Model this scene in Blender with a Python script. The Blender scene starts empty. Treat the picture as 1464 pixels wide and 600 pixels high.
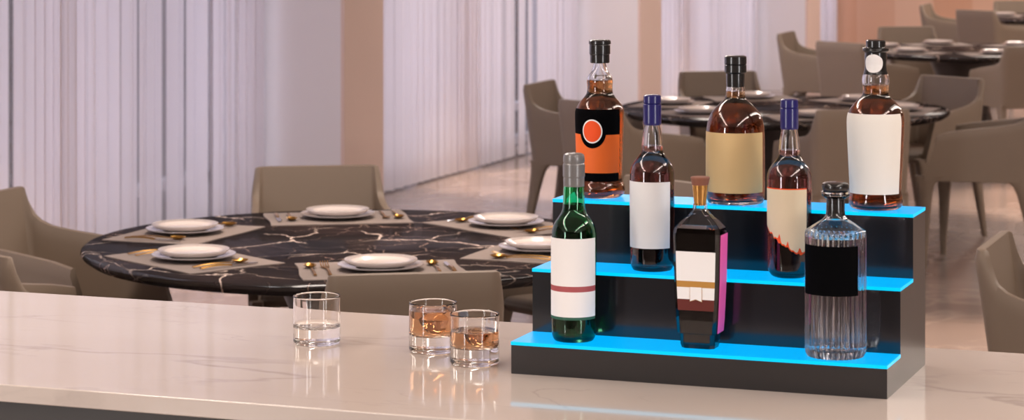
import bpy, bmesh, math, random
from math import sin, cos, pi, radians as R
random.seed(7)
S = bpy.context.scene
COL = S.collection
# ------------------------------------------------------------------ camera frame
F = 3580.0; HOR = -139.0; CAMZ = 1.806; YAW = 0.3513; CT = 1.05
cs, sn = cos(YAW), sin(YAW)
def col_u(px, v):                       # room x of the point at depth row v seen in column px
    t = (px - 732) / F
    return v * (t * cs - sn) / (cs + t * sn)
def dist(u, v): return -u * sn + v * cs
def proj(u, v): return 732 + F * (u * cs + v * sn) / dist(u, v)

# ------------------------------------------------------------------ mesh helpers
class MB:
    def __init__(s): s.v = []; s.f = []; s.m = []
    def add(s, vs, fs, m=0):
        o = len(s.v); s.v += [tuple(p) for p in vs]
        s.f += [tuple(i + o for i in f) for f in fs]; s.m += [m] * len(fs)
    def box(s, x0, x1, y0, y1, z0, z1, m=0):
        s.add([(x0,y0,z0),(x1,y0,z0),(x1,y1,z0),(x0,y1,z0),(x0,y0,z1),(x1,y0,z1),(x1,y1,z1),(x0,y1,z1)],
              [(0,3,2,1),(4,5,6,7),(0,1,5,4),(1,2,6,5),(2,3,7,6),(3,0,4,7)], m)
    def lathe(s, prof, n=64, m=0, closed=False, mod=None):
        """prof: (r, z) list; r == 0 makes a pole"""
        q = [prof[0]]                                   # support rings keep long straight walls straight when smooth shaded
        for a, c in zip(prof[:-1], prof[1:]):
            l = math.hypot(c[0]-a[0], c[1]-a[1])
            if l > .012 and min(a[0], c[0]) > 1e-6:
                for t in (.0008/l, .0025/l, 1-.0025/l, 1-.0008/l): q.append((a[0]+(c[0]-a[0])*t, a[1]+(c[1]-a[1])*t))
            q.append(c)
        prof = q
        vs = []; rings = []
        for (r, z) in prof:
            if r < 1e-7: rings.append([len(vs)]); vs.append((0, 0, z))
            else:
                ring = []
                for k in range(n):
                    a = 2 * pi * k / n
                    rr = r if mod is None else mod(r, z, a)
                    ring.append(len(vs)); vs.append((rr * cos(a), rr * sin(a), z))
                rings.append(ring)
        fs = []
        prs = list(zip(rings[:-1], rings[1:]))
        if closed: prs.append((rings[-1], rings[0]))
        for A, B in prs:
            for k in range(n):
                k2 = (k + 1) % n
                if len(A) == 1 and len(B) == 1: continue
                if len(A) == 1: fs.append((A[0], B[k], B[k2]))
                elif len(B) == 1: fs.append((A[k], A[k2], B[0]))
                else: fs.append((A[k], A[k2], B[k2], B[k]))
        s.add(vs, fs, m)
    def loft(s, secs, m=0, cap=True):
        n = len(secs[0]); vs = [p for q in secs for p in q]; fs = []
        for i in range(len(secs) - 1):
            for k in range(n):
                k2 = (k + 1) % n
                fs.append((i*n+k, i*n+k2, (i+1)*n+k2, (i+1)*n+k))
        if cap:
            fs.append(tuple(range(n))[::-1]); fs.append(tuple(range((len(secs)-1)*n, len(secs)*n)))
        s.add(vs, fs, m)
    def prism(s, pts, y0, y1, m=0):     # polygon in x,z pulled along y
        n = len(pts)
        s.loft([[(x, y0, z) for x, z in pts], [(x, y1, z) for x, z in pts]], m)
    def build(s, name, mats, parent=None, smooth=True, ang=35, loc=None, rz=0, bevel=0, seg=2):
        me = bpy.data.meshes.new(name); me.from_pydata(s.v, [], s.f)
        if not isinstance(mats, (list, tuple)): mats = [mats]
        for mt in mats: me.materials.append(mt)
        for p, k in zip(me.polygons, s.m): p.material_index = k; p.use_smooth = smooth
        b = bmesh.new(); b.from_mesh(me); bmesh.ops.recalc_face_normals(b, faces=b.faces); b.to_mesh(me); b.free()
        if smooth: me.set_sharp_from_angle(angle=R(ang))
        o = bpy.data.objects.new(name, me); COL.objects.link(o)
        if parent: o.parent = parent
        if loc: o.location = loc
        if rz: o.rotation_euler = (0, 0, rz)
        if bevel:
            md = o.modifiers.new('bevel', 'BEVEL'); md.width = bevel; md.segments = seg; md.limit_method = 'ANGLE'; md.angle_limit = R(40)
        return o
def tag(o, label, cat, group=None):
    o['label'] = label; o['category'] = cat
    if group: o['group'] = group
    return o
def thing(name, label, cat, loc=(0,0,0), rz=0, group=None):
    o = bpy.data.objects.new(name, None); COL.objects.link(o); o.empty_display_size = .1
    o.location = loc; o.rotation_euler = (0, 0, rz)
    return tag(o, label, cat, group)
def struct(o): o['kind'] = 'structure'; return o
def dup(root, loc, rz, label, group=None):
    r = root.copy(); COL.objects.link(r); r.location = loc; r.rotation_euler = (0, 0, rz); r['label'] = label
    if group: r['group'] = group
    for ch in list(root.children):
        c = ch.copy(); COL.objects.link(c); c.parent = r
        for g in list(ch.children):
            d = g.copy(); COL.objects.link(d); d.parent = c
    return r
def interp(prof, z):
    for (r0, z0), (r1, z1) in zip(prof[:-1], prof[1:]):
        lo, hi = min(z0, z1), max(z0, z1)
        if lo <= z <= hi and hi > lo: return r0 + (r1 - r0) * (z - z0) / (z1 - z0)
    return prof[-1][0]
def smoothprof(p, it=2):
    for _ in range(it):
        q = [p[0]]
        for a, b in zip(p[:-1], p[1:]):
            q.append((.75*a[0]+.25*b[0], .75*a[1]+.25*b[1])); q.append((.25*a[0]+.75*b[0], .25*a[1]+.75*b[1]))
        q.append(p[-1]); p = q
    return p

# ------------------------------------------------------------------ materials
def lin(c): return tuple((x/12.92 if x <= .04045 else ((x+.055)/1.055)**2.4) for x in [k/255 for k in c]) + (1,)
def newmat(name):
    m = bpy.data.materials.new(name); m.use_nodes = True
    return m, m.node_tree.nodes, m.node_tree.links, m.node_tree.nodes['Principled BSDF']
def mat(name, rgb, rough=.5, metal=0, spec=.5, noise=0, nscale=20, bump=0, coat=0, sheen=0):
    m, N, L, P = newmat(name)
    P.inputs['Base Color'].default_value = lin(rgb); P.inputs['Roughness'].default_value = rough
    P.inputs['Metallic'].default_value = metal; P.inputs['Specular IOR Level'].default_value = spec
    P.inputs['Coat Weight'].default_value = coat; P.inputs['Sheen Weight'].default_value = sheen
    if noise or bump:
        tc = N.new('ShaderNodeTexCoord'); t = N.new('ShaderNodeTexNoise'); t.inputs['Scale'].default_value = nscale; t.inputs['Detail'].default_value = 4
        L.new(tc.outputs['Object'], t.inputs['Vector'])
        if noise:
            mx = N.new('ShaderNodeMix'); mx.data_type = 'RGBA'
            mx.inputs[6].default_value = tuple(c*(1-noise) for c in lin(rgb)[:3]) + (1,)
            mx.inputs[7].default_value = tuple(min(1, c*(1+noise)) for c in lin(rgb)[:3]) + (1,)
            L.new(t.outputs['Fac'], mx.inputs[0]); L.new(mx.outputs[2], P.inputs['Base Color'])
        if bump:
            b = N.new('ShaderNodeBump'); b.inputs['Strength'].default_value = bump; b.inputs['Distance'].default_value = .002
            L.new(t.outputs['Fac'], b.inputs['Height']); L.new(b.outputs['Normal'], P.inputs['Normal'])
    return m
def glassmat(name, rgb, ior=1.45, rough=0.0):
    m, N, L, P = newmat(name)
    P.inputs['Base Color'].default_value = tuple(rgb) + (1,); P.inputs['Roughness'].default_value = rough
    P.inputs['IOR'].default_value = ior; P.inputs['Transmission Weight'].default_value = 1
    return m
def liquid(name, absorb, density, ior=1.34):
    m = glassmat(name, (1, 1, 1), ior); N = m.node_tree.nodes; L = m.node_tree.links
    v = N.new('ShaderNodeVolumeAbsorption'); v.inputs['Color'].default_value = tuple(absorb) + (1,); v.inputs['Density'].default_value = density
    L.new(v.outputs[0], N['Material Output'].inputs['Volume']); return m
def emit(name, rgb, st):
    m = bpy.data.materials.new(name); m.use_nodes = True; N = m.node_tree.nodes; L = m.node_tree.links
    P = N['Principled BSDF']; P.inputs['Base Color'].default_value = (.0, .06, .10, 1); P.inputs['Roughness'].default_value = .3; P.inputs['Specular IOR Level'].default_value = .12
    P.inputs['Emission Color'].default_value = tuple(rgb) + (1,); P.inputs['Emission Strength'].default_value = st
    return m
def mathn(N, op, a=None, b=None):
    n = N.new('ShaderNodeMath'); n.operation = op
    if a is not None and not hasattr(a, 'links'): n.inputs[0].default_value = a
    if b is not None and not hasattr(b, 'links'): n.inputs[1].default_value = b
    return n
def vein(N, L, vec, scale, width, detail=5, distort=1.0, w=0.0, seed=0):
    t = N.new('ShaderNodeTexNoise'); t.noise_dimensions = '4D'; t.inputs['Scale'].default_value = scale; t.inputs['Detail'].default_value = detail
    t.inputs['Distortion'].default_value = distort; t.inputs['W'].default_value = seed
    L.new(vec, t.inputs['Vector'])
    s = mathn(N, 'SUBTRACT', b=.5); L.new(t.outputs['Fac'], s.inputs[0])
    a = mathn(N, 'ABSOLUTE'); L.new(s.outputs[0], a.inputs[0])
    r = N.new('ShaderNodeMapRange'); r.inputs['From Max'].default_value = width; r.inputs['To Min'].default_value = 1; r.inputs['To Max'].default_value = 0
    L.new(a.outputs[0], r.inputs['Value']); return r.outputs[0]
def mask(N, L, vec, scale, lo, hi, seed=0):
    t = N.new('ShaderNodeTexNoise'); t.noise_dimensions = '4D'; t.inputs['Scale'].default_value = scale; t.inputs['W'].default_value = seed
    L.new(vec, t.inputs['Vector'])
    r = N.new('ShaderNodeMapRange'); r.inputs['From Min'].default_value = lo; r.inputs['From Max'].default_value = hi
    L.new(t.outputs['Fac'], r.inputs['Value']); return r.outputs[0]
def mul(N, L, a, b):
    m = N.new('ShaderNodeMath'); m.operation = 'MULTIPLY'; L.new(a, m.inputs[0])
    if hasattr(b, 'links'): L.new(b, m.inputs[1])
    else: m.inputs[1].default_value = b
    return m.outputs[0]
def mixc(N, L, fac, A, B):
    mx = N.new('ShaderNodeMix'); mx.data_type = 'RGBA'; L.new(fac, mx.inputs[0])
    for i, c in ((6, A), (7, B)):
        if hasattr(c, 'links'): L.new(c, mx.inputs[i])
        else: mx.inputs[i].default_value = c
    return mx.outputs[2]
def marble_light():
    m, N, L, P = newmat('pale_marble')
    tc = N.new('ShaderNodeTexCoord'); mp = N.new('ShaderNodeMapping'); L.new(tc.outputs['Object'], mp.inputs['Vector'])
    mp.inputs['Rotation'].default_value = (0, 0, R(8)); mp.inputs['Scale'].default_value = (.55, 1.7, 1)
    v1 = vein(N, L, mp.outputs[0], 1.4, .011, 7, .5, seed=2.4); k1 = mask(N, L, mp.outputs[0], 2.2, .42, .62, 3)
    v2 = vein(N, L, mp.outputs[0], 4.0, .010, 6, .8, seed=7.1); k2 = mask(N, L, mp.outputs[0], 3.0, .5, .7, 9)
    c0 = mixc(N, L, mask(N, L, mp.outputs[0], 1.5, .3, .7, 1), lin((214, 200, 190)), lin((224, 212, 204)))
    c1 = mixc(N, L, mul(N, L, mul(N, L, v1, k1), .42), c0, lin((140, 126, 120)))
    c2 = mixc(N, L, mul(N, L, mul(N, L, v2, k2), .35), c1, lin((150, 138, 132)))
    L.new(c2, P.inputs['Base Color']); P.inputs['Roughness'].default_value = .07; P.inputs['IOR'].default_value = 1.5
    return m
def marble_dark():
    m, N, L, P = newmat('black_veined_marble')
    tc = N.new('ShaderNodeTexCoord')
    mp = N.new('ShaderNodeMapping'); L.new(tc.outputs['Object'], mp.inputs['Vector']); mp.inputs['Rotation'].default_value = (0, 0, R(35))
    nz = N.new('ShaderNodeTexNoise'); nz.inputs['Scale'].default_value = 4; nz.inputs['Detail'].default_value = 6; L.new(mp.outputs[0], nz.inputs['Vector'])
    va = N.new('ShaderNodeVectorMath'); va.operation = 'SCALE'; va.inputs['Scale'].default_value = .28; L.new(nz.outputs['Color'], va.inputs[0])
    vb = N.new('ShaderNodeVectorMath'); vb.operation = 'ADD'; L.new(mp.outputs[0], vb.inputs[0]); L.new(va.outputs[0], vb.inputs[1])
    def cracks(scale, w, lo, hi, seed):
        vo = N.new('ShaderNodeTexVoronoi'); vo.feature = 'DISTANCE_TO_EDGE'; vo.inputs['Scale'].default_value = scale; L.new(vb.outputs[0], vo.inputs['Vector'])
        r = N.new('ShaderNodeMapRange'); r.inputs['From Max'].default_value = w; r.inputs['To Min'].default_value = 1; r.inputs['To Max'].default_value = 0
        L.new(vo.outputs['Distance'], r.inputs['Value'])
        return mul(N, L, r.outputs[0], mask(N, L, mp.outputs[0], 2.6, lo, hi, seed))
    a = cracks(3.0, .013, .44, .55, 2); b = cracks(7.0, .011, .45, .57, 5)
    c0 = mixc(N, L, mask(N, L, mp.outputs[0], 3, .4, .75, 8), lin((30, 28, 31)), lin((56, 46, 45)))
    c1 = mixc(N, L, b, c0, lin((190, 160, 145)))
    c2 = mixc(N, L, a, c1, lin((255, 232, 216)))
    L.new(c2, P.inputs['Base Color']); P.inputs['Roughness'].default_value = .5; P.inputs['Specular IOR Level'].default_value = 0
    G = N.new('ShaderNodeBsdfGlossy'); G.inputs['Roughness'].default_value = .12; mx = N.new('ShaderNodeMixShader'); mx.inputs[0].default_value = .085
    L.new(P.outputs[0], mx.inputs[1]); L.new(G.outputs[0], mx.inputs[2]); L.new(mx.outputs[0], N['Material Output'].inputs[0])
    return m
def floor_mat():
    m, N, L, P = newmat('polished_stone_floor')
    tc = N.new('ShaderNodeTexCoord'); mp = N.new('ShaderNodeMapping'); L.new(tc.outputs['Object'], mp.inputs['Vector'])
    br = N.new('ShaderNodeTexBrick'); br.inputs['Scale'].default_value = 1; br.inputs['Mortar Size'].default_value = .003; br.offset = 0
    br.inputs['Brick Width'].default_value = 1.2; br.inputs['Row Height'].default_value = 1.2; L.new(mp.outputs[0], br.inputs['Vector'])
    br.inputs['Color1'].default_value = (1,1,1,1); br.inputs['Color2'].default_value = (1,1,1,1); br.inputs['Mortar'].default_value = (0,0,0,1)
    v = vein(N, L, mp.outputs[0], .9, .02, 7, 1.2, seed=4)
    c0 = mixc(N, L, mask(N, L, mp.outputs[0], 1.1, .3, .7, 6), lin((128, 114, 108)), lin((154, 139, 132)))
    c1 = mixc(N, L, mul(N, L, v, .35), c0, lin((190, 173, 163)))
    c2 = mixc(N, L, br.outputs['Fac'], c1, lin((120, 106, 98)))
    L.new(c2, P.inputs['Base Color']); P.inputs['Roughness'].default_value = .2
    return m
def curtain_mat():
    m = bpy.data.materials.new('sheer_curtain_fabric'); m.use_nodes = True; N = m.node_tree.nodes; L = m.node_tree.links
    for n in list(N): N.remove(n)
    out = N.new('ShaderNodeOutputMaterial'); D = N.new('ShaderNodeBsdfDiffuse'); T = N.new('ShaderNodeBsdfTranslucent'); X = N.new('ShaderNodeBsdfTransparent')
    D.inputs[0].default_value = lin((224, 214, 210)); T.inputs[0].default_value = lin((226, 216, 218))
    m1 = N.new('ShaderNodeMixShader'); m1.inputs[0].default_value = .5; L.new(D.outputs[0], m1.inputs[1]); L.new(T.outputs[0], m1.inputs[2])
    tc = N.new('ShaderNodeTexCoord'); mp = N.new('ShaderNodeMapping'); mp.inputs['Scale'].default_value = (0, 1, .0); L.new(tc.outputs['Object'], mp.inputs['Vector'])
    k = mask(N, L, mp.outputs[0], 8.0, .55, .57, 3)
    k2 = mask(N, L, mp.outputs[0], .8, .40, .52, 11)
    kk = mul(N, L, k, k2); a = mathn(N, 'MULTIPLY_ADD', b=.72); a.inputs[2].default_value = .04; L.new(kk, a.inputs[0])
    m2 = N.new('ShaderNodeMixShader'); L.new(a.outputs[0], m2.inputs[0]); L.new(m1.outputs[0], m2.inputs[1]); L.new(X.outputs[0], m2.inputs[2])
    L.new(m2.outputs[0], out.inputs[0]); return m
def pane_mat():
    m = bpy.data.materials.new('window_glass'); m.use_nodes = True; N = m.node_tree.nodes; L = m.node_tree.links
    for n in list(N): N.remove(n)
    out = N.new('ShaderNodeOutputMaterial'); X = N.new('ShaderNodeBsdfTransparent'); G = N.new('ShaderNodeBsdfGlossy'); G.inputs['Roughness'].default_value = .02
    X.inputs[0].default_value = (.9, .93, .97, 1); f = N.new('ShaderNodeFresnel'); f.inputs[0].default_value = 1.3
    mx = N.new('ShaderNodeMixShader'); L.new(f.outputs[0], mx.inputs[0]); L.new(X.outputs[0], mx.inputs[1]); L.new(G.outputs[0], mx.inputs[2]); L.new(mx.outputs[0], out.inputs[0])
    return m
def facade_mat():
    m, N, L, P = newmat('office_tower_glass')
    tc = N.new('ShaderNodeTexCoord'); mp = N.new('ShaderNodeMapping'); mp.inputs['Rotation'].default_value = (0, R(90), R(90)); L.new(tc.outputs['Object'], mp.inputs['Vector'])
    sx = N.new('ShaderNodeSeparateXYZ'); L.new(tc.outputs['Object'], sx.inputs[0]); cx = N.new('ShaderNodeCombineXYZ'); L.new(sx.outputs[1], cx.inputs[0]); L.new(sx.outputs[2], cx.inputs[1])
    br = N.new('ShaderNodeTexBrick'); br.offset = 0; br.inputs['Scale'].default_value = 1; br.inputs['Brick Width'].default_value = 1.6; br.inputs['Row Height'].default_value = 2.2
    br.inputs['Mortar Size'].default_value = .12; L.new(cx.outputs[0], br.inputs['Vector'])
    br.inputs['Color1'].default_value = lin((130, 128, 156)); br.inputs['Color2'].default_value = lin((152, 144, 158)); br.inputs['Mortar'].default_value = lin((205, 198, 206))
    L.new(br.outputs['Color'], P.inputs['Base Color']); P.inputs['Roughness'].default_value = .4
    w = N.new('ShaderNodeTexWhiteNoise'); sp = N.new('ShaderNodeVectorMath'); sp.operation = 'FLOOR'; dv = N.new('ShaderNodeVectorMath'); dv.operation = 'DIVIDE'
    dv.inputs[1].default_value = (1.6, 2.2, 1); L.new(cx.outputs[0], dv.inputs[0]); L.new(dv.outputs[0], sp.inputs[0]); L.new(sp.outputs[0], w.inputs['Vector'])
    g = mathn(N, 'GREATER_THAN', b=.86); L.new(w.outputs['Value'], g.inputs[0])
    inv = mathn(N, 'SUBTRACT', a=1.0); L.new(br.outputs['Fac'], inv.inputs[1])
    P.inputs['Emission Color'].default_value = lin((255, 150, 110)); L.new(mul(N, L, mul(N, L, g.outputs[0], inv.outputs[0]), 1.2), P.inputs['Emission Strength'])
    return m
def wood_wall():
    m, N, L, P = newmat('warm_wood_panelling')
    tc = N.new('ShaderNodeTexCoord'); sx = N.new('ShaderNodeSeparateXYZ'); L.new(tc.outputs['Object'], sx.inputs[0])
    dv = mathn(N, 'DIVIDE', b=.42); L.new(sx.outputs[0], dv.inputs[0]); fl = mathn(N, 'FLOOR'); L.new(dv.outputs[0], fl.inputs[0])
    w = N.new('ShaderNodeTexWhiteNoise'); w.noise_dimensions = '1D'; L.new(fl.outputs[0], w.inputs['W'])
    c = mixc(N, L, w.outputs['Value'], lin((214, 162, 130)), lin((232, 194, 168)))
    L.new(c, P.inputs['Base Color']); P.inputs['Roughness'].default_value = .5; return m

M = dict(
    counter=marble_light(), table=marble_dark(), floor=floor_mat(), curtain=curtain_mat(), pane=pane_mat(), facade=facade_mat(), wood=wood_wall(),
    ceil=mat('ceiling_paint', (225, 216, 208), .9), plaster=mat('white_plaster', (232, 226, 228), .7), peach=mat('peach_panel', (222, 196, 186), .6, noise=.03, nscale=3),
    wallp=mat('wall_paint', (112, 98, 90), .8), frame=mat('window_frame_metal', (196, 196, 204), .4), cabinet=mat('dark_cabinet', (70, 64, 60), .4),
    leather=mat('taupe_leather', (131, 115, 100), .5, noise=.05, nscale=6, bump=.15), cushion=mat('taupe_cushion', (137, 121, 106), .6, noise=.04, nscale=9),
    pedestal=mat('bronze_pedestal', (84, 76, 72), .35, metal=.3), placemat=mat('placemat_fabric', (140, 127, 120), .85, noise=.06, nscale=60, bump=.3),
    plate=mat('white_porcelain', (226, 214, 207), .12, coat=.3), charger=mat('pale_charger', (186, 180, 182), .1, coat=.5), ring=mat('dark_rim_line', (92, 80, 78), .3),
    gold=mat('gold_metal', (196, 150, 78), .22, metal=1), silver=mat('polished_steel', (200, 200, 205), .15, metal=1),
    black=mat('black_acrylic', (27, 28, 32), .13, spec=.9), side=mat('black_satin_side', (60, 53, 49), .3), 
    clear=glassmat('clear_glass', (.96, .98, 1.0), 1.45), green=glassmat('green_glass', (.16, .74, .36), 1.45), tumbler=glassmat('tumbler_glass', (1, .985, .975), 1.45),
    whisky=liquid('whisky', (.78, .50, .10), 80), dark=liquid('dark_spirit', (.30, .05, .12), 150), redspirit=liquid('red_brown_spirit', (.52, .15, .12), 55), wine=liquid('wine', (.10, .35, .12), 60),
    clearspirit=glassmat('clear_spirit', (.93, .86, .86), 1.34), amber=liquid('amber_drink', (.84, .55, .22), 30, 1.33), ice=glassmat('ice', (1, .93, .87), 1.31, .05),
    cap=mat('black_cap', (34, 33, 33), .25, coat=.5), grey=mat('grey_capsule', (132, 130, 130), .3, metal=.3), navy=mat('navy_capsule', (38, 36, 104), .28, coat=.4),
    cork=mat('brown_wood_cork', (140, 88, 68), .6, noise=.1), foil=mat('gold_foil', (224, 168, 96), .22, metal=.9),
    white=mat('white_paper', (248, 246, 245), .7), paper=mat('ivory_paper', (244, 239, 230), .7), cream=mat('cream_paper', (236, 218, 186), .7), tan=mat('tan_paper', (222, 188, 132), .6),
    red=mat('rose_band', (176, 84, 88), .6), dgreen=mat('dark_green_band', (44, 96, 76), .6), orange=mat('orange_paper', (250, 112, 32), .6), ored=mat('red_orange_print', (252, 84, 14), .6),
    blackp=mat('black_paper', (4, 4, 6), .8, spec=.05), mustard=mat('mustard_band', (190, 136, 56), .5), maroon=mat('maroon_band', (98, 24, 8), .6), pink=mat('pink_label', (255, 104, 184), .5),
    ledtop=emit('blue_led_panel', (.0, .42, .92), 1.0), lededge=emit('blue_led_edge', (.0, .62, 1.0), 1.05),
)
# ------------------------------------------------------------------ setting
b = MB(); b.box(-6.6, 4.6, -2.6, 27.4, -.1, 0); struct(b.build('floor', M['floor'], smooth=False))
b = MB(); b.box(-6.6, 4.6, -2.6, 27.4, 3.2, 3.3); struct(b.build('ceiling', M['ceil'], smooth=False))
b = MB(); b.box(-6.6, 4.6, 27.0, 27.2, 0, 3.2); struct(b.build('wall_far', M['wood'], smooth=False))
# right wall and wall behind the camera have openings added for the bottle highlight lights
b = MB(); b.box(4.4, 4.6, .55, 27.0, 0, 3.2); b.box(4.4, 4.6, -2.6, -.35, 0, 3.2); b.box(4.4, 4.6, -.35, .55, 0, .4); b.box(4.4, 4.6, -.35, .55, 2.9, 3.2); struct(b.build('wall_right', M['wallp'], smooth=False))
b = MB(); b.box(-6.6, -5.1, -2.6, -2.4, 0, 3.2); b.box(-4.3, 4.4, -2.6, -2.4, 0, 3.2); b.box(-5.1, -4.3, -2.6, -2.4, 0, .4); b.box(-5.1, -4.3, -2.6, -2.4, 2.9, 3.2); struct(b.build('wall_back', M['wallp'], smooth=False))
def column(v0, v1, n):
    b = MB(); b.box(-6.6, -5.62, v0, v1, 0, 3.2, 0); b.box(-5.62, -5.6, v0, v1, 0, 3.2, 1)  # thin slab in peach on the room-facing side
    struct(b.build('wall_left', [M['plaster'], M['peach']], smooth=False))
cols = [(7.1 - .0, 7.65), (12.6, 13.15), (18.1, 18.65), (23.5, 24.05)]
for i, (a, c) in enumerate(cols[1:]): column(a, c, i)
bays = [(4.0, 12.6), (13.15, 18.1), (18.65, 23.5), (24.05, 27.0)]
b = MB(); b.box(-6.6, -6.4, -2.4, 4.0, 0, 3.2); struct(b.build('wall_left', M['wallp'], smooth=False))
for i, (a, c) in enumerate(bays):
    f = MB(); x0, x1 = -6.5, -6.42
    n = max(2, round((c - a) / 1.25)); 
    for k in range(n + 1):
        y = a + (c - a) * k / n; f.box(x0, x1, max(a, y - .03), min(c, y + .03), 0, 3.2)
    for z in (0, .25, 3.14): f.box(x0, x1, a, c, z, z + .06)
    w = struct(f.build('window_%d' % (i + 1), M['frame'], smooth=False))
    p = MB(); p.box(-6.468, -6.456, a, c, 0.02, 3.18); pp = p.build('window_pane', M['pane'], w, smooth=False)
    # pleated sheer curtain
    m = MB(); a2, c2 = a + .06, c - .06
    if i: a2 = a + .22 if i == 1 else a + .06
    if i == 3: c2 = 26.9
    N_ = int((c2 - a2) / .012); ph = 0; pts = []
    for k in range(N_ + 1):
        y = a2 + (c2 - a2) * k / N_
        ph += 2 * pi * .012 / (.115 + .03 * sin(y * 2.3) + .02 * sin(y * 7.1))
        am = .017 + .008 * sin(y * 3.7)
        pts.append((-6.08 + am * sin(ph), y + .012 * sin(2 * ph)))
    zs = [.015, .8, 1.8, 2.85, 3.1]; vs = []; fs = []
    for j, z in enumerate(zs):
        q = 1 - .25 * (z / 3.1)
        vs += [(-6.08 + (x + 6.08) * q, y, z) for x, y in pts]
    n1 = N_ + 1
    for j in range(len(zs) - 1):
        for k in range(N_): fs.append((j*n1+k, j*n1+k+1, (j+1)*n1+k+1, (j+1)*n1+k))
    m.add(vs, fs)
    cu = m.build('sheer_curtain', M['curtain'], ang=80)
    tag(cu, ['pale sheer curtain in long pleats across the left window, city showing through', 'pale pleated sheer curtain between the first and second peach columns',
             'pale sheer curtain between the middle column and the far column', 'short stretch of sheer curtain past the farthest column by the wood wall'][i], 'curtain')
    r = MB(); r.box(-6.16, -6.0, a2, c2, 3.1, 3.14); r.build('curtain_rail', M['frame'], cu, smooth=False)
b = MB(); b.box(-44, -40, -30, 60, -40, 12); b.box(-43, -41, -10, 20, 12, 14)
tag(b.build('office_tower', M['facade'], smooth=False), 'blue glass office tower with lit windows, seen through the left curtain', 'building')

# ------------------------------------------------------------------ chairs
def chair_shell():
    # plan path from the front end of one arm, round the back, to the other arm
    P = []
    hw, yb, yf, rc = .236, -.235, .27, .05
    n = 16
    for k in range(n): P.append((-hw, yf - (yf - (yb + rc)) * (1 - (1 - k / n)**1.7)))
    for k in range(13):
        a = pi + (pi / 2) * k / 12; P.append((-hw + rc + rc * cos(a), yb + rc + rc * sin(a)))
    for k in range(1, 8): P.append((-hw + rc + (2*hw - 2*rc) * k / 8, yb))
    P = [(x - .05 * max(0, (y - (yb + rc)) / (yf - yb - rc)) if k < n else x, y) for k, (x, y) in enumerate(P)]
    P += [(-x, y) for x, y in P[:n + 13]][::-1]
    def top(x, y):
        d = y - yb                                        # distance forward from the back plane
        pts = ((0, .852), (.014, .850), (.026, .80), (.042, .762), (.065, .738), (.10, .722), (.16, .710), (.3, .690), (.51, .665))
        for (a, za), (c, zc) in zip(pts[:-1], pts[1:]):
            if d <= c: return za + (zc - za) * (d - a) / (c - a)
        return pts[-1][1]
    secs = []
    for i, (x, y) in enumerate(P):
        p0 = P[max(0, i - 1)]; p1 = P[min(len(P) - 1, i + 1)]
        tx, ty = p1[0]-p0[0], p1[1]-p0[1]; l = math.hypot(tx, ty); nx, ny = ty/l, -tx/l      # outward
        if nx * x + ny * (y + .02) < 0: nx, ny = -nx, -ny
        zt = top(x, y); zb = .435; T = .034
        wb = max(0, min(1, 1 - (y - yb) / .25))           # how much this point belongs to the back
        def off(z):                                       # lean back and flare
            return max(0, z - .45)
        o = []; sec = []
        lv = [0, .12, .3, .5, .7, .85, .95]
        for q in lv:
            z = zb + (zt - .012 - zb) * q; fw = max(0, min(1, (y - .12) / .15)); sec.append((x + .03*off(z)*nx*(1-wb) + (x/.236)*.02*off(z)*wb, y - wb * (.01 + .14 * off(z)) - fw * .07 * max(0, (z - .45) / .21), z))
        zc = zt; 
        e = sec[-1]
        outer = sec; inner = [(px_ - nx*T, py_ - ny*T, z) for px_, py_, z in sec]
        topm = [(e[0]-nx*T*.15, e[1]-ny*T*.15, zt-.003), (e[0]-nx*T*.5, e[1]-ny*T*.5, zt), (e[0]-nx*T*.85, e[1]-ny*T*.85, zt-.003)]
        secs.append(outer + topm + inner[::-1])
    m = MB(); m.loft(secs); return m
def chair_leg(sx, sy):
    m = MB(); secs = []
    x0 = sx * (.213 if sy < 0 else .258); y0 = -.195 if sy < 0 else .265
    dx = sx * .012; dy = -.085 if sy < 0 else .012
    for t, w, d in ((0, .046, .15), (.035, .047, .112), (.09, .047, .082), (.18, .045, .066), (.34, .041, .054), (.6, .034, .042), (1, .024, .028)):
        z = .455 * (1 - t); cx = x0 + dx * t; cy = y0 + dy * t - (.02 if sy > 0 else -.02) * (1 if t < .1 else 0) * (1 - t/.1 if t < .1 else 0)
        q = .28
        secs.append([(cx + a * w/2, cy + c * d/2, z) for a, c in ((-1+q,-1),(1-q,-1),(1,-1+q),(1,1-q),(1-q,1),(-1+q,1),(-1,1-q),(-1,-1+q))])
    m.loft(secs); return m
def make_chair(label, group):
    t = thing('dining_armchair', label, 'chair', group=group)
    chair_shell().build('backrest_shell', M['leather'], t, ang=60)
    m = MB(); m.loft([[(-.198, -.205, z), (.198, -.205, z), (.245, .275, z), (-.245, .275, z)] for z in (.425, .478)]); m.build('seat', M['cushion'], t, bevel=.03, seg=4)
    for sx in (-1, 1):
        for sy in (-1, 1): chair_leg(sx, sy).build('leg', M['leather'], t, ang=60)
    return t
TU = -3.13; TV = [7.145, 12.595, 18.045, 23.5]
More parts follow.
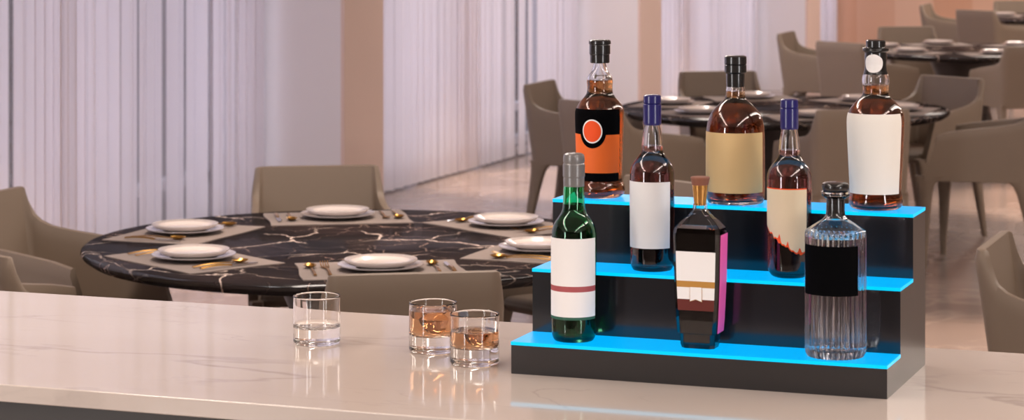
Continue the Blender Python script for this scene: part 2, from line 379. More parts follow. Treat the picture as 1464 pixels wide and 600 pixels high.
CH = {
 (0, 60): 'taupe leather armchair behind the lit display stand, its back top showing above the stand',
 (0, 120): 'taupe armchair facing forward on the far side of the nearest black marble table',
 (0, 180): 'taupe armchair at the left edge, beside the nearest marble table, tall back and sweeping arm',
 (0, 240): 'taupe armchair at the bottom left corner, its back just above the marble counter',
 (0, 300): 'taupe armchair with its back to the camera, behind the whisky tumblers',
 (1, 0): 'taupe armchair right of the second table, seen from the side with all legs showing',
 (1, 60): 'greyish armchair on the far right side of the second table, under the third table edge',
 (1, 120): 'taupe armchair on the far side of the second table, behind the wide tan-label bottle',
 (1, 180): 'taupe armchair at left of the second table, its tilted back against the curtain',
 (1, 240): 'grey taupe armchair seen from behind, just left of the orange and black bottle',
 (1, 300): 'taupe armchair back between the torn-label bottle and the tall white-label bottle',
 (2, 120): 'taupe armchair on the far side of the third table, behind the black round stopper',
 (2, 180): 'small distant armchair left of the third table, its tan back corner against the curtain',
 (2, 240): 'distant grey armchair back left of the third table, above the torn-label bottle',
 (2, 300): 'distant tan armchair back at the right edge in front of the third table',
 (3, 120): 'farthest armchair back cut by the top right corner, behind the farthest table',
 (3, 180): 'dark tilted armchair back against the wood wall, left of the farthest table',
 (3, 240): 'distant grey armchair back left of the farthest table, above the third table',
}
proto = None
TN = ['nearest', 'second', 'third', 'farthest']
RC = 1.055
for (k, a), lab in CH.items():
    x = TU + RC * cos(R(a)); y = TV[k] + RC * sin(R(a)); rz = R(a + 90)
    g = 'armchairs around the %s table' % TN[k]
    if proto is None: proto = make_chair(lab, g); proto.location = (x, y, 0); proto.rotation_euler = (0, 0, rz)
    else: dup(proto, (x, y, 0), rz, lab, g)
dup(proto, (.17 - RC, 7.145, 0), R(270), 'taupe armchair at the lower right edge, just beyond the marble counter', 'armchairs of the right row')

# ------------------------------------------------------------------ tables
TH = .75; TR = .85
def make_table(lab):
    t = thing('round_dining_table', lab, 'table', group='round black marble tables')
    m = MB(); m.lathe([(0, TH-.045), (TR-.06, TH-.045), (TR-.03, TH-.04), (TR-.006, TH-.024), (TR, TH-.014), (TR-.002, TH-.006), (TR-.010, TH), (0, TH)], 128)
    m.build('tabletop', M['table'], t, ang=50)
    m = MB(); m.lathe([(0, .03), (.30, .03), (.30, .05), (.24, .10), (.17, .3), (.17, .45), (.26, .66), (.32, .705), (0, .705)], 64); m.build('pedestal', M['pedestal'], t)
    m = MB(); m.lathe([(0, 0), (.36, 0), (.36, .02), (.34, .03), (0, .03)], 64); m.build('base', M['pedestal'], t)
    return t
TL = ['nearest round black marble table with glowing white veins and six place settings', 'second round black marble table, blurred behind the bottles',
      'third round black marble table, right of the round black stopper', 'farthest round marble table at the top right edge']
tp = None
for k in range(4):
    if tp is None: tp = make_table(TL[0]); tp.location = (TU, TV[0], 0)
    else: dup(tp, (TU, TV[k], 0), 0, TL[k])

# ------------------------------------------------------------------ place settings (local: diner sits towards +X)
def m_placemat():
    m = MB(); w, d = .165, .235; n = 14; top = []
    ps = []
    for k in range(n): ps.append((-w + 2*w*k/n, -d + .004*sin(k*.45)))
    for k in range(n): ps.append((w + .003*sin(k*.4), -d + 2*d*k/n))
    for k in range(n): ps.append((w - 2*w*k/n, d + .004*sin(k*.5)))
    for k in range(n): ps.append((-w + .003*sin(k*.45), d - 2*d*k/n))
    m.loft([[(x, y, 0) for x, y in ps], [(x, y, .003) for x, y in ps]]); return m
def m_charger():
    m = MB(); m.lathe([(0, 0), (.07, 0), (.075, .003), (.118, .012), (.124, .015), (.124, .0175), (.118, .0165), (.075, .008), (0, .007)], 64); return m
def m_plate():
    m = MB(); m.lathe([(0, 0), (.062, 0), (.070, .002), (.094, .010), (.104, .018), (.106, .0205), (.106, .0225)], 64, 0)
    P = [(.106, .0225), (.1035, .0227), (.098, .0218), (.0955, .0210), (.091, .0196), (.0885, .0188), (.072, .0118), (0, .0105)]
    for k, (p, q) in enumerate(zip(P[:-1], P[1:])): m.lathe([p, q], 64, 1 if k in (0, 2, 4) else 0)
    return m
def handle(m, x0, x1, w0, w1, z=.003, t=.003, mi=0):
    xs = [x0 + (x1-x0)*k/6 for k in range(7)]; secs = []
    for k, x in enumerate(xs):
        w = w0 + (w1-w0)*k/6; h = .004 * sin(pi*k/6)
        secs.append([(x, -w/2, z+h), (x, w/2, z+h), (x, w/2*.7, z+h+t), (x, -w/2*.7, z+h+t)])
    m.loft(secs, mi)
def m_spoon():
    m = MB(); handle(m, .105, -.035, .010, .005)
    # bowl
    nu, nv = 24, 6; vs = []; fs = []
    for s_ in (0, 1):
        base = len(vs)
        for j in range(nv + 1):
            q = j / nv
            for k in range(nu):
                a = 2*pi*k/nu; vs.append((-.058 + .027*q*cos(a), .019*q*sin(a), .0005 + .009*q*q + (.0014 if s_ else 0)))
        for j in range(nv):
            for k in range(nu): fs.append((base+j*nu+k, base+j*nu+(k+1)%nu, base+(j+1)*nu+(k+1)%nu, base+(j+1)*nu+k))
    o = nv*nu; p = (nv+1)*nu
    for k in range(nu): fs.append((o+k, o+(k+1)%nu, p+o+(k+1)%nu, p+o+k))
    m.add(vs, fs); return m
def m_fork():
    m = MB(); handle(m, .105, -.030, .010, .006)
    m.loft([[(-.030, -.004, .003), (-.030, .004, .003), (-.030, .004, .0055), (-.030, -.004, .0055)], [(-.045, -.012, .002), (-.045, .012, .002), (-.045, .012, .0042), (-.045, -.012, .0042)],
            [(-.055, -.0125, .003), (-.055, .0125, .003), (-.055, .0125, .005), (-.055, -.0125, .005)]])
    for k in range(4):
        y = -.0105 + .007*k
        m.loft([[(-.054, y-.0018, .003), (-.054, y+.0018, .003), (-.054, y+.0018, .005), (-.054, y-.0018, .005)], [(-.08, y-.0014, .008), (-.08, y+.0014, .008), (-.08, y+.0014, .0095), (-.08, y-.0014, .0095)],
                [(-.096, y-.0008, .014), (-.096, y+.0008, .014), (-.096, y+.0008, .015), (-.096, y-.0008, .015)]])
    return m
mats6 = {'gp': None}
protos = {}
def place(kind, builder, mats, loc, rz, label, cat, group):
    if kind not in protos:
        o = builder(kind); tag(o, label, cat, group); protos[kind] = o; o.location = loc; o.rotation_euler = (0, 0, rz)
    else: dup(protos[kind], loc, rz, label, group)
def b_mat(n): return m_placemat().build('placemat', M['placemat'], ang=30)
def b_ch(n): return m_charger().build('charger_plate', M['charger'], ang=50)
def b_pl(n): return m_plate().build('dinner_plate', [M['plate'], M['ring']], ang=50)
def b_sp(n): return m_spoon().build('spoon', M['gold'], ang=50)
def b_fk(n): return m_fork().build('fork', M['gold'], ang=50)
def b_kn(n):
    t = thing('table_knife', '', 'knife')
    m = MB(); handle(m, .105, .0, .012, .010, t=.005); m.build('handle', M['gold'], t)
    m = MB(); m.loft([[(.0, -.006, .003), (.0, .006, .003), (.0, .004, .006), (.0, -.006, .006)], [(-.06, -.009, .003), (-.06, .006, .003), (-.06, .004, .0055), (-.06, -.008, .0055)],
                      [(-.09, -.004, .003), (-.09, .005, .003), (-.09, .004, .005), (-.09, -.003, .005)]]); m.build('blade', M['silver'], t)
    return t
SEAT = {0: 'at nearest table, lower right, touching the green bottle', 60: 'at nearest table, far right rim', 120: 'at nearest table, far side before the facing armchair',
        180: 'at nearest table, left side, farther of two', 240: 'at nearest table, near left rim', 300: 'at nearest table, just above the near armchair back'}
for k in range(4):
    for a in (0, 60, 120, 180, 240, 300):
        rp = .60; ca, sa = cos(R(a)), sin(R(a)); cx, cy = TU + rp*ca, TV[k] + rp*sa
        if k and proj(cx, cy) > 1458: continue
        def at(dx, dy, z): return (cx + dx*ca - dy*sa, cy + dx*sa + dy*ca, TH + z)
        s = SEAT[a] if k == 0 else {0: 'on the right side', 60: 'on the far right side', 120: 'on the far side', 180: 'on the left side', 240: 'on the near left side', 300: 'on the near side'}[a] + ' of the %s table' % TN[k]
        if k: s = s.replace('on the', 'at the')
        gr = ' on the %s table' % TN[k]; rz = R(a)
        jr = random.uniform(-.03, .03)
        place('mat', b_mat, 0, at(0, 0, .0003), rz + jr, 'taupe placemat ' + s, 'placemat', 'placemats' + gr)
        place('ch', b_ch, 0, at(0, 0, .0036), rz, 'pale charger plate ' + s, 'plate', 'charger plates' + gr)
        place('pl', b_pl, 0, at(0, 0, .0116), rz, 'white dinner plate ' + s, 'plate', 'dinner plates' + gr)
        if k == 0:
            # diner sits at +dx looking to -dx: the diner's left hand is at +dy... (right-handed frame: left = -dy)
            place('fk', b_fk, 0, at(.0, -.155, .0036), rz, 'gold fork ' + s, 'fork', 'gold forks on the nearest table')
            place('sp', b_sp, 0, at(.0, -.198, .0036), rz, 'outermost gold spoon ' + s, 'spoon', 'gold spoons on the nearest table')
            place('sp', b_sp, 0, at(.0, .158, .0036), rz, 'gold spoon beside the knife ' + s, 'spoon', 'gold spoons on the nearest table')
            place('kn', b_kn, 0, at(.0, .200, .0036), rz, 'gold-handled knife ' + s, 'knife', 'knives on the nearest table')

# ------------------------------------------------------------------ bar counter
m = MB(); m.box(-4.2, 1.6, 3.418, 4.242, CT - .028, CT)
tag(m.build('bar_worktop', M['counter'], bevel=.002), 'long pale veined marble bar worktop across the foreground', 'counter')
t = thing('bar_cabinet', 'dark cabinet body under the marble worktop, lower left edge', 'cabinet', (-1.3, 3.83, 0))
m = MB(); m.box(-2.85, 2.85, -.375, .375, .1, CT - .028); m.build('body', M['cabinet'], t, smooth=False)
m = MB(); m.box(-2.8, 2.8, -.33, .33, 0, .1); m.build('plinth', M['black'], t, smooth=False)

# ------------------------------------------------------------------ lit display stand
SX0, SV0 = -1.386, 3.778; SW = .61; DD = .102; ZZ = [.0515, .155, .258]; TT = .0055
st = thing('bottle_display_stand', 'black three step bottle display stand with blue lit treads on the counter', 'display stand', (SX0 + SW/2, SV0, CT))
m = MB(); hw = SW/2
prof = [(0, 0), (0, ZZ[0]-TT), (DD, ZZ[0]-TT), (DD, ZZ[1]-TT), (2*DD, ZZ[1]-TT), (2*DD, ZZ[2]-TT), (3*DD, ZZ[2]-TT), (3*DD, 0)]
n = len(prof)
m.loft([[(-hw, y, z) for y, z in prof], [(hw, y, z) for y, z in prof]], 0)
m.m[-1] = 1; m.m[-2] = 1
m.build('stepped_body', [M['black'], M['side']], st, smooth=False)
for k in range(3):
    m = MB(); x0, x1, y0, y1, z0, z1 = -hw-.0004, hw+.0004, k*DD-.001, (k+1)*DD-(.0005 if k < 2 else -.0005), ZZ[k]-TT+.0001, ZZ[k]
    m.add([(x0,y0,z1),(x1,y0,z1),(x1,y1,z1),(x0,y1,z1)], [(0,1,2,3)], 0)
    m.add([(x0,y0,z0),(x1,y0,z0),(x1,y1,z0),(x0,y1,z0),(x0,y0,z1),(x1,y0,z1),(x1,y1,z1),(x0,y1,z1)], [(0,3,2,1),(0,1,5,4),(1,2,6,5),(2,3,7,6),(3,0,4,7)], 1)
    o = m.build('light_tread', [M['ledtop'], M['lededge']], st, smooth=False)

# ------------------------------------------------------------------ bottles
class Bottle:
    def __init__(s, px, tier, back=.0, yfoot=None):
        s.v = SV0 + DD*(tier + .5) + back; s.u = col_u(px, s.v); s.Y = dist(s.u, s.v); s.z0 = CT + ZZ[tier]
        s.px = px; s.sc = F / s.Y
    def z(s, y, r=0): return CAMZ - (y - HOR) * (s.Y - r) / F - s.z0      # r>0: a point on the front surface
    def r(s, hw): return hw / s.sc
    def prof(s, pts):                                                    # (y, halfwidth) top to bottom -> (r, z) bottom to top
        return [(s.r(h), max(0, s.z(y))) for y, h in pts][::-1]
    def loc(s): return (s.u, s.v, s.z0 + .0002)
def body(b, t, outer, gmat, lmat, fill, wall=.0022, base=.006, n=96, mod=None, name='glass_body', lname='liquid'):
    """outer: (r,z) bottom to top, starting near z=0"""
    outer = [(max(r, .001), z) for r, z in outer]
    top = outer[-1][1]
    z0 = outer[0][1]
    inner = []
    for r, z in outer:
        if z < base: continue
        inner.append((max(r - wall, .003), z))
    inner = [(interp(outer, base) - wall - .004, base), (interp(outer, base+.003) - wall - .001, base + .0015), (interp(outer, base+.006) - wall, base + .005)] + [p for p in inner if p[1] > base + .007]
    P = [(0, z0 + .0015), (outer[0][0]*.8, z0+.0010)] + outer + [(max(outer[-1][0] - wall*.3, .002), top)] + [(r, z) for r, z in inner[::-1]] + [(0, base)]
    m = MB(); m.lathe(P, n, 0, mod=mod); g = m.build(name, gmat, t, ang=45)
    if lmat:
        e = .0004
        L_ = [(0, base - e)] + [(inner[0][0] + e*.5, base - e)] + [(r + e, z) for r, z in inner[1:] if z < fill]
        L_ += [(interp(inner, fill) + e, fill), (0, fill)]
        m = MB(); m.lathe(L_, 64 if mod is None else 96); m.build(lname, lmat, t, ang=40)
    return g
def rad(outer, z): return interp(outer, z)
def label(t, outer, rows, half, mats, name='label', zlo=None, zhi=None, cen=0, off=.0005, nseg=48, par=None):
    """rows: list of (z_bottom, z_top, material index) from the top down; zlo(a) cuts the bottom edge"""
    m = MB(); th = .0003
    for z0, z1, mi in rows:
        nz = max(2, int((z1 - z0) / .006)); 
        for lay in (0, 1):
            vs = []; fs = []
            for j in range(nz + 1):
                for k in range(nseg + 1):
                    a = cen - half + 2*half*k/nseg
                    lo = z0 if zlo is None else max(z0, zlo((a - cen)/half)); lo = min(lo, z1)
                    hi = z1 if zhi is None else zhi((a - cen)/half)
                    z = lo + (hi - lo)*j/nz; r = rad(outer, z) + off + lay*th
                    vs.append((r*sin(a), -r*cos(a), z))
            for j in range(nz):
                for k in range(nseg): fs.append((j*(nseg+1)+k, j*(nseg+1)+k+1, (j+1)*(nseg+1)+k+1, (j+1)*(nseg+1)+k))
            m.add(vs, fs, mi)
    me = m.build(name, mats, par or t, ang=60); return me
def disc_label(t, outer, zc, cen, ra, rz_, off, mats, name, nr=8, n=48, ring=None):
    """oval sticker wrapped on the surface; ring: (fraction, material index) outer border"""
    m = MB()
    for lay in (0, .0003):
        vs = [(0,0,0)]; fs = []; ms = []
        r = rad(outer, zc) + off + lay; vs[0] = (r*sin(cen), -r*cos(cen), zc)
        fr = [(j+1)/nr for j in range(nr)]
        if ring: fr = sorted(set([f*ring for f in fr] + [1.0]))
        for q in fr:
            for k in range(n):
                a = 2*pi*k/n; z = zc + rz_*q*sin(a); r = rad(outer, z) + off + lay; an = cen + ra*q*cos(a)/rad(outer, zc)
                vs.append((r*sin(an), -r*cos(an), z))
        mi = []
        for k in range(n): fs.append((0, 1+k, 1+(k+1)%n)); mi.append(0)
        for j in range(len(fr)-1):
            for k in range(n): fs.append((1+j*n+k, 1+j*n+(k+1)%n, 1+(j+1)*n+(k+1)%n, 1+(j+1)*n+k)); mi.append(1 if (ring and j == len(fr)-2) else 0)
        o = len(m.v); m.v += vs; m.f += [tuple(i+o for i in f) for f in fs]; m.m += mi
    return m.build(name, mats, t, ang=60)
def cap(b, t, pts, mt, name='cap', n=64, ang=40):
    P = [(b.r(h), b.z(y)) for y, h in pts][::-1]
    m = MB(); m.lathe([(0, P[0][1])] + P + [(0, P[-1][1])], n); return m.build(name, mt, t, ang=ang)

# A: orange and black label bottle
b = Bottle(857.5, 2, .006)
t = thing('liquor_bottle', 'whisky bottle with black and orange label and orange oval badge, top step left end', 'bottle', b.loc())
pa = smoothprof([(88, 8.5), (92, 9), (102, 12), (109, 17.5), (117, 19), (121, 18.2), (130, 18.0), (136, 20), (146, 29), (156, 34.5), (164, 35), (200, 34), (245, 32.5), (258, 32.3), (263, 35), (270, 37), (276, 35), (281, 29)], 2)
pa = b.prof(pa); body(b, t, pa, M['clear'], M['whisky'], b.z(114))
zf = lambda y, hw=34: b.z(y, b.r(hw))
label(t, pa, [(zf(193), zf(157), 0), (zf(248), zf(193), 1), (zf(260), zf(248), 0)], R(72), [M['blackp'], M['orange']])
disc_label(t, pa, zf(188), 0, b.r(20), b.r(24), .0010, [M['blackp'], M['white']], 'badge_border')
disc_label(t, pa, zf(188), 0, b.r(14.5), b.r(17), .0016, [M['ored'], M['white']], 'badge', ring=.88)
cap(b, t, [(57, 14), (58.5, 15.8), (62.5, 16), (63.5, 14.5), (64.5, 15), (77, 15), (78, 14), (89, 14), (90, 13)], M['cap'], 'stopper')
# B: tan label round bottle
b = Bottle(1051.5, 2, .004)
t = thing('liquor_bottle', 'round-shouldered whisky bottle with plain tan label, middle of the top step', 'bottle', b.loc())
pa = b.prof(smoothprof([(122, 12), (126, 13.5), (138, 14), (143, 16), (151, 26), (163, 36), (178, 41), (195, 41.8), (275, 41.8), (284, 41.5), (291, 38), (293, 33)], 2)); body(b, t, pa, M['clear'], M['whisky'], b.z(130))
zf = lambda y: b.z(y, b.r(42))
label(t, pa, [(zf(277), zf(191), 0)], R(80), [M['tan']])
cap(b, t, [(79.5, 13), (81, 15.8), (91, 16), (92, 14.8), (93, 15.8), (103, 15.8), (105, 13.5), (124, 13)], M['cap'], 'stopper')
# C: tall white label
b = Bottle(1252, 2, .004)
t = thing('liquor_bottle', 'tall whisky bottle with big white label and round neck sticker, right end of top step', 'bottle', b.loc())
pa = b.prof(smoothprof([(100, 14), (104, 17), (110, 19.5), (118, 19.5), (124, 18.2), (134, 18.2), (139, 21), (148, 31), (158, 38), (166, 40.5), (180, 40.8), (240, 38), (272, 36.2), (280, 37.5), (288, 39), (295, 37), (299, 30)], 2)); body(b, t, pa, M['clear'], M['whisky'], b.z(121))
zf = lambda y, hw=39: b.z(y, b.r(hw))
label(t, pa, [(zf(279), zf(164), 0)], R(73), [M['paper']])
sl = [(57, 12.5), (58.5, 14), (67, 14), (69, 18.5), (72, 19), (75, 15.5), (82, 16), (92, 15.2), (100, 16), (104, 17.3), (106, 17.6)]
cap(b, t, sl, M['cap'], 'stopper')
psl = [(b.r(h), b.z(y)) for y, h in sl][::-1]
disc_label(t, psl, b.z(91, b.r(15)), 0, b.r(13.5), b.r(13), .0006, [M['white'], M['white']], 'neck_sticker')
# D: navy cap, white label
SH = [(178, 11), (190, 13.5), (205, 15), (211, 15.2), (214, 15), (220, 17), (232, 27), (242, 31.5), (250, 32), (375, 31), (381, 30), (387, 26), (389, 22)]
b = Bottle(932.5, 1, .004)
t = thing('liquor_bottle', 'navy-capped bottle with plain white label at left on the middle step', 'bottle', b.loc())
pa = b.prof(smoothprof(SH, 2)); body(b, t, pa, M['clear'], M['redspirit'], b.z(208))
zf = lambda y: b.z(y, b.r(31.5))
label(t, pa, [(zf(356), zf(261), 0)], R(68), [M['white']])
NC = [(135.5, 10), (137, 12.4), (147, 12.8), (148, 11.8), (149, 13), (176, 13), (178.5, 12.2)]
cap(b, t, NC, M['navy'], 'capsule')
# E: navy cap, torn cream label
dy = 6
b = Bottle(1128.5, 1, .004)
t = thing('liquor_bottle', 'navy-capped bottle with torn-edge cream and red label, middle step right', 'bottle', b.loc())
pa = b.prof(smoothprof([(y + dy, h) for y, h in SH], 2)); body(b, t, pa, M['clear'], M['redspirit'], b.z(208 + dy))
zf = lambda y: b.z(y, b.r(31.5))
rnd = random.Random(3); jag = [rnd.uniform(-1, 1) for _ in range(80)]
def edge(q, e=0):
    x = (q + 1) / 2; y = 326 + 36 * min(1, max(0, (x - .02) / .78)) ** .9
    i = x * 26; k = int(i); f = i - k; j = jag[k] * (1 - f) + jag[k+1] * f
    spike = -9 * math.exp(-((x - .40)/.03)**2) - 6 * math.exp(-((x - .84)/.035)**2) - 5 * math.exp(-((x - .58)/.02)**2)
    return zf(y + 2.6 * j + (spike * 1.25 if e == 0 else 2.2))
label(t, pa, [(zf(375), zf(270), 0)], R(62.5), [M['ored']], 'label_red_edge', zlo=lambda q: edge(q, 1), off=.0004, nseg=96)
label(t, pa, [(zf(372), zf(271.5), 0)], R(62), [M['cream']], 'label', zlo=lambda q: edge(q), off=.0009, nseg=96)
cap(b, t, [(y + dy, h) for y, h in NC], M['navy'], 'capsule')
# F: green bottle
b = Bottle(820.5, 0, -.002)
t = thing('wine_bottle', 'green glass bottle with grey capsule and white label, left end of the bottom step', 'bottle', b.loc())
pa = b.prof(smoothprof([(262, 13.5), (268, 15), (285, 15.5), (298, 16), (306, 19), (318, 28), (328, 31.5), (338, 32.3), (472, 32), (480, 31), (487, 27), (489, 22)], 2)); body(b, t, pa, M['green'], M['wine'], b.z(291))
zf = lambda y: b.z(y, b.r(32))
label(t, pa, [(zf(410), zf(342), 0), (zf(418), zf(410), 1), (zf(454), zf(418), 0), (zf(458), zf(454), 2)], R(86), [M['white'], M['red'], M['dgreen']])
cap(b, t, [(219, 11), (220.5, 14), (224, 15.3), (231, 15.5), (233, 14.6), (235, 15.8), (252, 15.8), (253, 15), (264, 15), (266, 14.6)], M['grey'], 'capsule')
# G: faceted flask with pink side
b = Bottle(1001, 0, .006)
t = thing('liquor_flask', 'faceted tapering bottle with wooden stopper, ribbon label and pink side, bottom step middle', 'bottle', b.loc())
k_ = 1 / b.sc
def sec(y, wx, wy, ch, ins=0):
    z = max(0, b.z(y)); wx = wx*k_ - ins; wy = wy*k_ - ins; c = max(.001, min(ch*k_, wx*.95, wy*.95) - ins*.5)
    pts = [(-wx+c, -wy), (wx-c, -wy), (wx, -wy+c), (wx, wy-c), (wx-c, wy), (-wx+c, wy), (-wx, wy-c), (-wx, -wy+c)]
    return [(x, y_, z) for x, y_ in pts]
GS = [(291, 9, 9, 4.6), (299, 9.5, 9.5, 4.8), (307, 16, 12, 5.5), (316, 26, 17, 6), (325, 33.5, 22, 6), (332, 35, 23.5, 6), (400, 33.5, 23, 6), (455, 31, 22, 6), (474, 29.5, 21, 6), (475, 26, 19, 6), (490, 25.5, 18.5, 6), (497, 24, 17, 6), (500.5, 20, 14, 5)]
out_ = [sec(*g) for g in GS][::-1]; w_ = .0024
inn = [sec(*g, ins=w_) for g in GS if g[0] <= 490]
m = MB(); m.loft(out_ + inn, cap=True); m.build('glass_body', M['clear'], t, ang=12)
e_ = w_ - .0004
liq = [sec(*g, ins=e_) for g in GS if 322 <= g[0] <= 490]
mm = MB(); mm.loft(liq); mm.build('liquid', M['dark'], t, ang=12)
def halfw(y):
    for a, c in zip(GS[:-1], GS[1:]):
        if a[0] <= y <= c[0]: q = (y-a[0])/(c[0]-a[0]); return (a[1]+(c[1]-a[1])*q)*k_, (a[2]+(c[2]-a[2])*q)*k_
def flat(name, rows, mats, x0f=-1, x1f=1, off=.0004, th=.0004):
    m = MB()
    for y0, y1, mi in rows:
        q = []
        for y in (y0, y1):
            wx, wy = halfw(y); yy = -wy - off; z = CAMZ - (y - HOR)*(b.Y - wy*cs)/F - b.z0
            xa, xb = x0f*(wx - 5.2*k_), x1f*(wx - 5.2*k_)
            q += [(xa, yy, z), (xb, yy, z), (xb, yy - th, z), (xa, yy - th, z)]
        m.add(q, [(0,1,5,4),(2,3,7,6),(0,3,2,1),(4,5,6,7),(1,2,6,5),(0,4,7,3)], mi)
    return m.build(name, mats, t, smooth=False)
flat('label', [(360, 402, 0), (402, 411, 1), (411, 428, 0), (428, 444, 2)], [M['white'], M['mustard'], M['maroon']])
m = MB()
def gz(y): return CAMZ - (y - HOR)*(b.Y - 22*k_)/F - b.z0
yq = -halfw(420)[1] - .0012; xa, xb = -8*k_, 9*k_
def rib(m, xa, xb, ya, yb_, mi, yy):
    m.loft([[(xa, yy, gz(ya)), (xb, yy, gz(ya)), (xb, yy, gz(yb_)), ((xa+xb)/2, yy, gz(yb_ - 3)), (xa, yy, gz(yb_))], [(xa, yy-.0005, gz(ya)), (xb, yy-.0005, gz(ya)), (xb, yy-.0005, gz(yb_)), ((xa+xb)/2, yy-.0005, gz(yb_-3)), (xa, yy-.0005, gz(yb_))]], mi)
rib(m, xa - .0006, xb + .0006, 411, 431.5, 1, yq); rib(m, xa, xb, 410.5, 430.7, 0, yq - .0006); m.build('ribbon', [M['white'], M['mustard']], t, smooth=False)
# pink label on the right side face
m = MB(); q = []
for y in (333, 400, 455, 473):
    wx, wy = halfw(y); q.append([(wx + .0004, -wy + 5*k_, b.z(y)), (wx + .0004, wy - 5*k_, b.z(y)), (wx + .0008, wy - 5*k_, b.z(y)), (wx + .0008, -wy + 5*k_, b.z(y))])
m.loft(q); m.build('side_label', M['pink'], t, smooth=False)
cap(b, t, [(264, 11.4), (266, 11.2), (270, 11), (290, 8.8), (293, 8.8)], M['foil'], 'foil_collar')
cap(b, t, [(252.5, 12.8), (254, 13.8), (263, 12), (265, 11)], M['cork'], 'stopper')
# H: ribbed decanter
b = Bottle(1194.5, 0, .0)
t = thing('ribbed_decanter', 'clear ribbed glass decanter with square black label, right end of the bottom step', 'decanter', b.loc())
ph = b.prof([(283, 13.2), (300, 13.2), (308, 14), (313, 18), (319, 28), (326, 38), (329, 42.5), (332, 43.5), (337, 43.8), (360, 43.8), (420, 43.8), (480, 43.8), (497, 43.8), (503, 43), (508, 40), (510, 36)])
NR = 34; zs_ = b.z(331)
def mod(r, z, a):
    if z > zs_: return r
    d = .0021 * min(1, (zs_ - z)/.004)
    if r < b.r(34): d = 0
    ou = abs(r - rad(ph, z)) < .0006
    return r - (d * (1 - abs(cos(NR*a/2))) * 1.6 if ou else 0)
body(b, t, ph, M['clear'], M['clearspirit'], b.z(338), wall=.0035, base=.012, n=NR*6, mod=mod)
def zf(y): return b.z(y, b.r(43))
label(t, ph, [(zf(424), zf(353), 0)], R(60), [M['blackp']], cen=R(-2), off=.0005)
cap(b, t, [(260.5, 14), (262, 18), (265, 19.5), (270, 19.5), (272.5, 17.5)], M['cap'], 'cap')
cap(b, t, [(272.5, 17), (273.5, 20.3), (279, 20.3), (281, 17), (283.5, 13.4)], M['clear'], 'glass_collar')
cap(b, t, [(281, 10.2), (284, 11), (311, 11), (312, 10)], M['cap'], 'stopper_plug')

# ------------------------------------------------------------------ tumblers
def tumbler_loc(px, ybase):
    Y = F * (CAMZ - CT) / (ybase - HOR); X = (px - 732) / F * Y
    return (X*cs - Y*sn, X*sn + Y*cs, CT + .0002)
def make_tumbler(lab, loc):
    t = thing('whisky_tumbler', lab, 'glass', loc, group=None)
    m = MB(); r = .0405
    m.lathe([(0, .0015), (.030, .001), (.037, 0), (.0395, .0015), (r, .005), (r, .0815), (r-.0006, .0828), (r-.0012, .0822), (r-.0017, .08), (r-.0019, .034), (.0375, .0305), (.034, .028), (.022, .0262), (0, .0258)], 96)
    m.build('glass_body', M['tumbler'], t, ang=50); return t
def drink(t, fill, ball, br, seed):
    rr = .0388; e = .0003
    m = MB(); m.lathe([(0, .0258-e), (.022, .0262-e), (.034, .028-e), (.0375+e, .0305), (rr+e-.0002, .034), (rr+e-.0002, fill), (0, fill)], 96); m.build('whisky', M['amber'], t, ang=50)
t1 = make_tumbler('empty thick-based glass tumbler, leftmost on the counter', tumbler_loc(453, 490.5))
t2 = make_tumbler('tumbler filled high with amber drink, middle of the three glasses', tumbler_loc(619, 501.5)); drink(t2, .070, 0, 0, 1)
t3 = make_tumbler('tumbler of amber drink nearest the stand, ice poking out', tumbler_loc(678.5, 519.5)); drink(t3, .0545, 0, 0, 2)
def ice(t, x, y, z, r, seed, gl):
    rn = random.Random(seed); bm = bmesh.new(); bmesh.ops.create_icosphere(bm, subdivisions=3, radius=r)
    for v in bm.verts:
        f = 1 + .08*sin(v.co.x/r*3+seed) + .08*sin(v.co.y/r*4+2*seed) + .06*sin(v.co.z/r*5); v.co *= f; v.co.z *= .85
    me = bpy.data.meshes.new('ice_ball'); bm.to_mesh(me); bm.free(); me.materials.append(M['ice'])
    for p in me.polygons: p.use_smooth = True
    o = bpy.data.objects.new('ice_ball', me); COL.objects.link(o); l = t.location; o.location = (l[0]+x, l[1]+y, l[2]+z)
    tag(o, gl, 'ice')
ice(t2, .002, .0, .050, .0195, 1, 'round ice ball submerged in the middle tumbler')
ice(t3, .003, .002, .0465, .0165, 2, 'ice ball poking out of the drink in the tumbler nearest the stand')

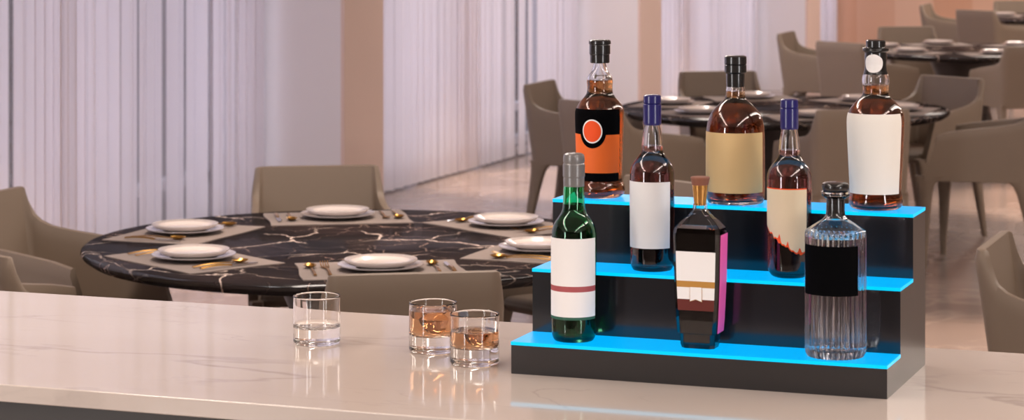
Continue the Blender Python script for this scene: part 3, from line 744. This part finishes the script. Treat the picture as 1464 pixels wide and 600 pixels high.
# ------------------------------------------------------------------ light
W = bpy.data.worlds.new('sky'); S.world = W; W.use_nodes = True
bg = W.node_tree.nodes['Background']; bg.inputs[0].default_value = (.90, .895, .94, 1); bg.inputs[1].default_value = 4.9
def area(name, loc, rot, sx, sy, power, color, spread=180):
    l = bpy.data.lights.new(name, 'AREA'); l.shape = 'RECTANGLE'; l.size = sx; l.size_y = sy; l.energy = power; l.color = color; l.spread = R(spread)
    o = bpy.data.objects.new(name, l); COL.objects.link(o); o.location = loc; o.rotation_euler = rot; return o
warm = (1, .80, .66)
for k, v in enumerate([1.5, 7.0, 12.6, 18.4, 21.2]):  # unseen overhead strips, added for room fill and long streaks on the bottles
    if k != 2: area('ceiling_panel', (-3.1, v if k < 3 else v + 3, 3.18), (0, 0, 0), .3, 5.0, 85, (1, .87, .78))
    else: area('ceiling_panel', (-4.6, 15.9, 3.18), (0, 0, 0), .3, 3.0, 75, (1, .87, .78)); area('ceiling_panel', (2.6, v, 3.18), (0, 0, 0), .3, 5.0, 110, (1, .87, .78))  # first strip here added to brighten the peach column face
    area('ceiling_panel', (1.0, v, 3.18), (0, 0, 0), .3, 5.0, 85, (1, .87, .78))
area('window_daylight', (-4.7, -2.42, 1.65), (R(90), 0, R(0)), .8, 2.5, 85, (1, .97, .96))  # unseen strip light added for the left streak on the bottles
area('window_daylight', (4.38, .1, 1.65), (R(90), 0, R(90)), .9, 2.5, 70, (1, .97, .96))  # its added counterpart for the right-hand streak
def spot(loc, e, ang, col=(1, .74, .56)):
    l = bpy.data.lights.new('downlight', 'SPOT'); l.energy = e; l.spot_size = R(ang); l.spot_blend = .6; l.shadow_soft_size = .06; l.color = col
    o = bpy.data.objects.new('downlight', l); COL.objects.link(o); o.location = loc
for v in TV: spot((TU, v, 3.15), 75, 34)
for v in (9.9, 15.3, 20.8):
    for u in (-5.2, -1.9): spot((u, v, 3.15), 640, 40)

# ------------------------------------------------------------------ camera
c = bpy.data.cameras.new('camera'); c.sensor_width = 36; c.lens = F/1464*36; c.shift_y = -(300 - HOR)/1464
c.clip_start = .1; c.clip_end = 300; c.dof.use_dof = True; c.dof.focus_distance = 4.6; c.dof.aperture_fstop = 10.5
co = bpy.data.objects.new('camera', c); COL.objects.link(co); co.location = (0, 0, CAMZ); co.rotation_euler = (R(90), 0, YAW); S.camera = co
S.view_settings.view_transform = 'Standard'; S.view_settings.look = 'None'; S.view_settings.gamma = 1; S.view_settings.use_curve_mapping = False
S.view_settings.exposure = .06
cy = S.cycles
cy.max_bounces = 16; cy.transmission_bounces = 14; cy.transparent_max_bounces = 12; cy.diffuse_bounces = 4; cy.glossy_bounces = 6
cy.use_denoising = True; cy.caustics_refractive = True; cy.caustics_reflective = False; cy.sample_clamp_indirect = 6
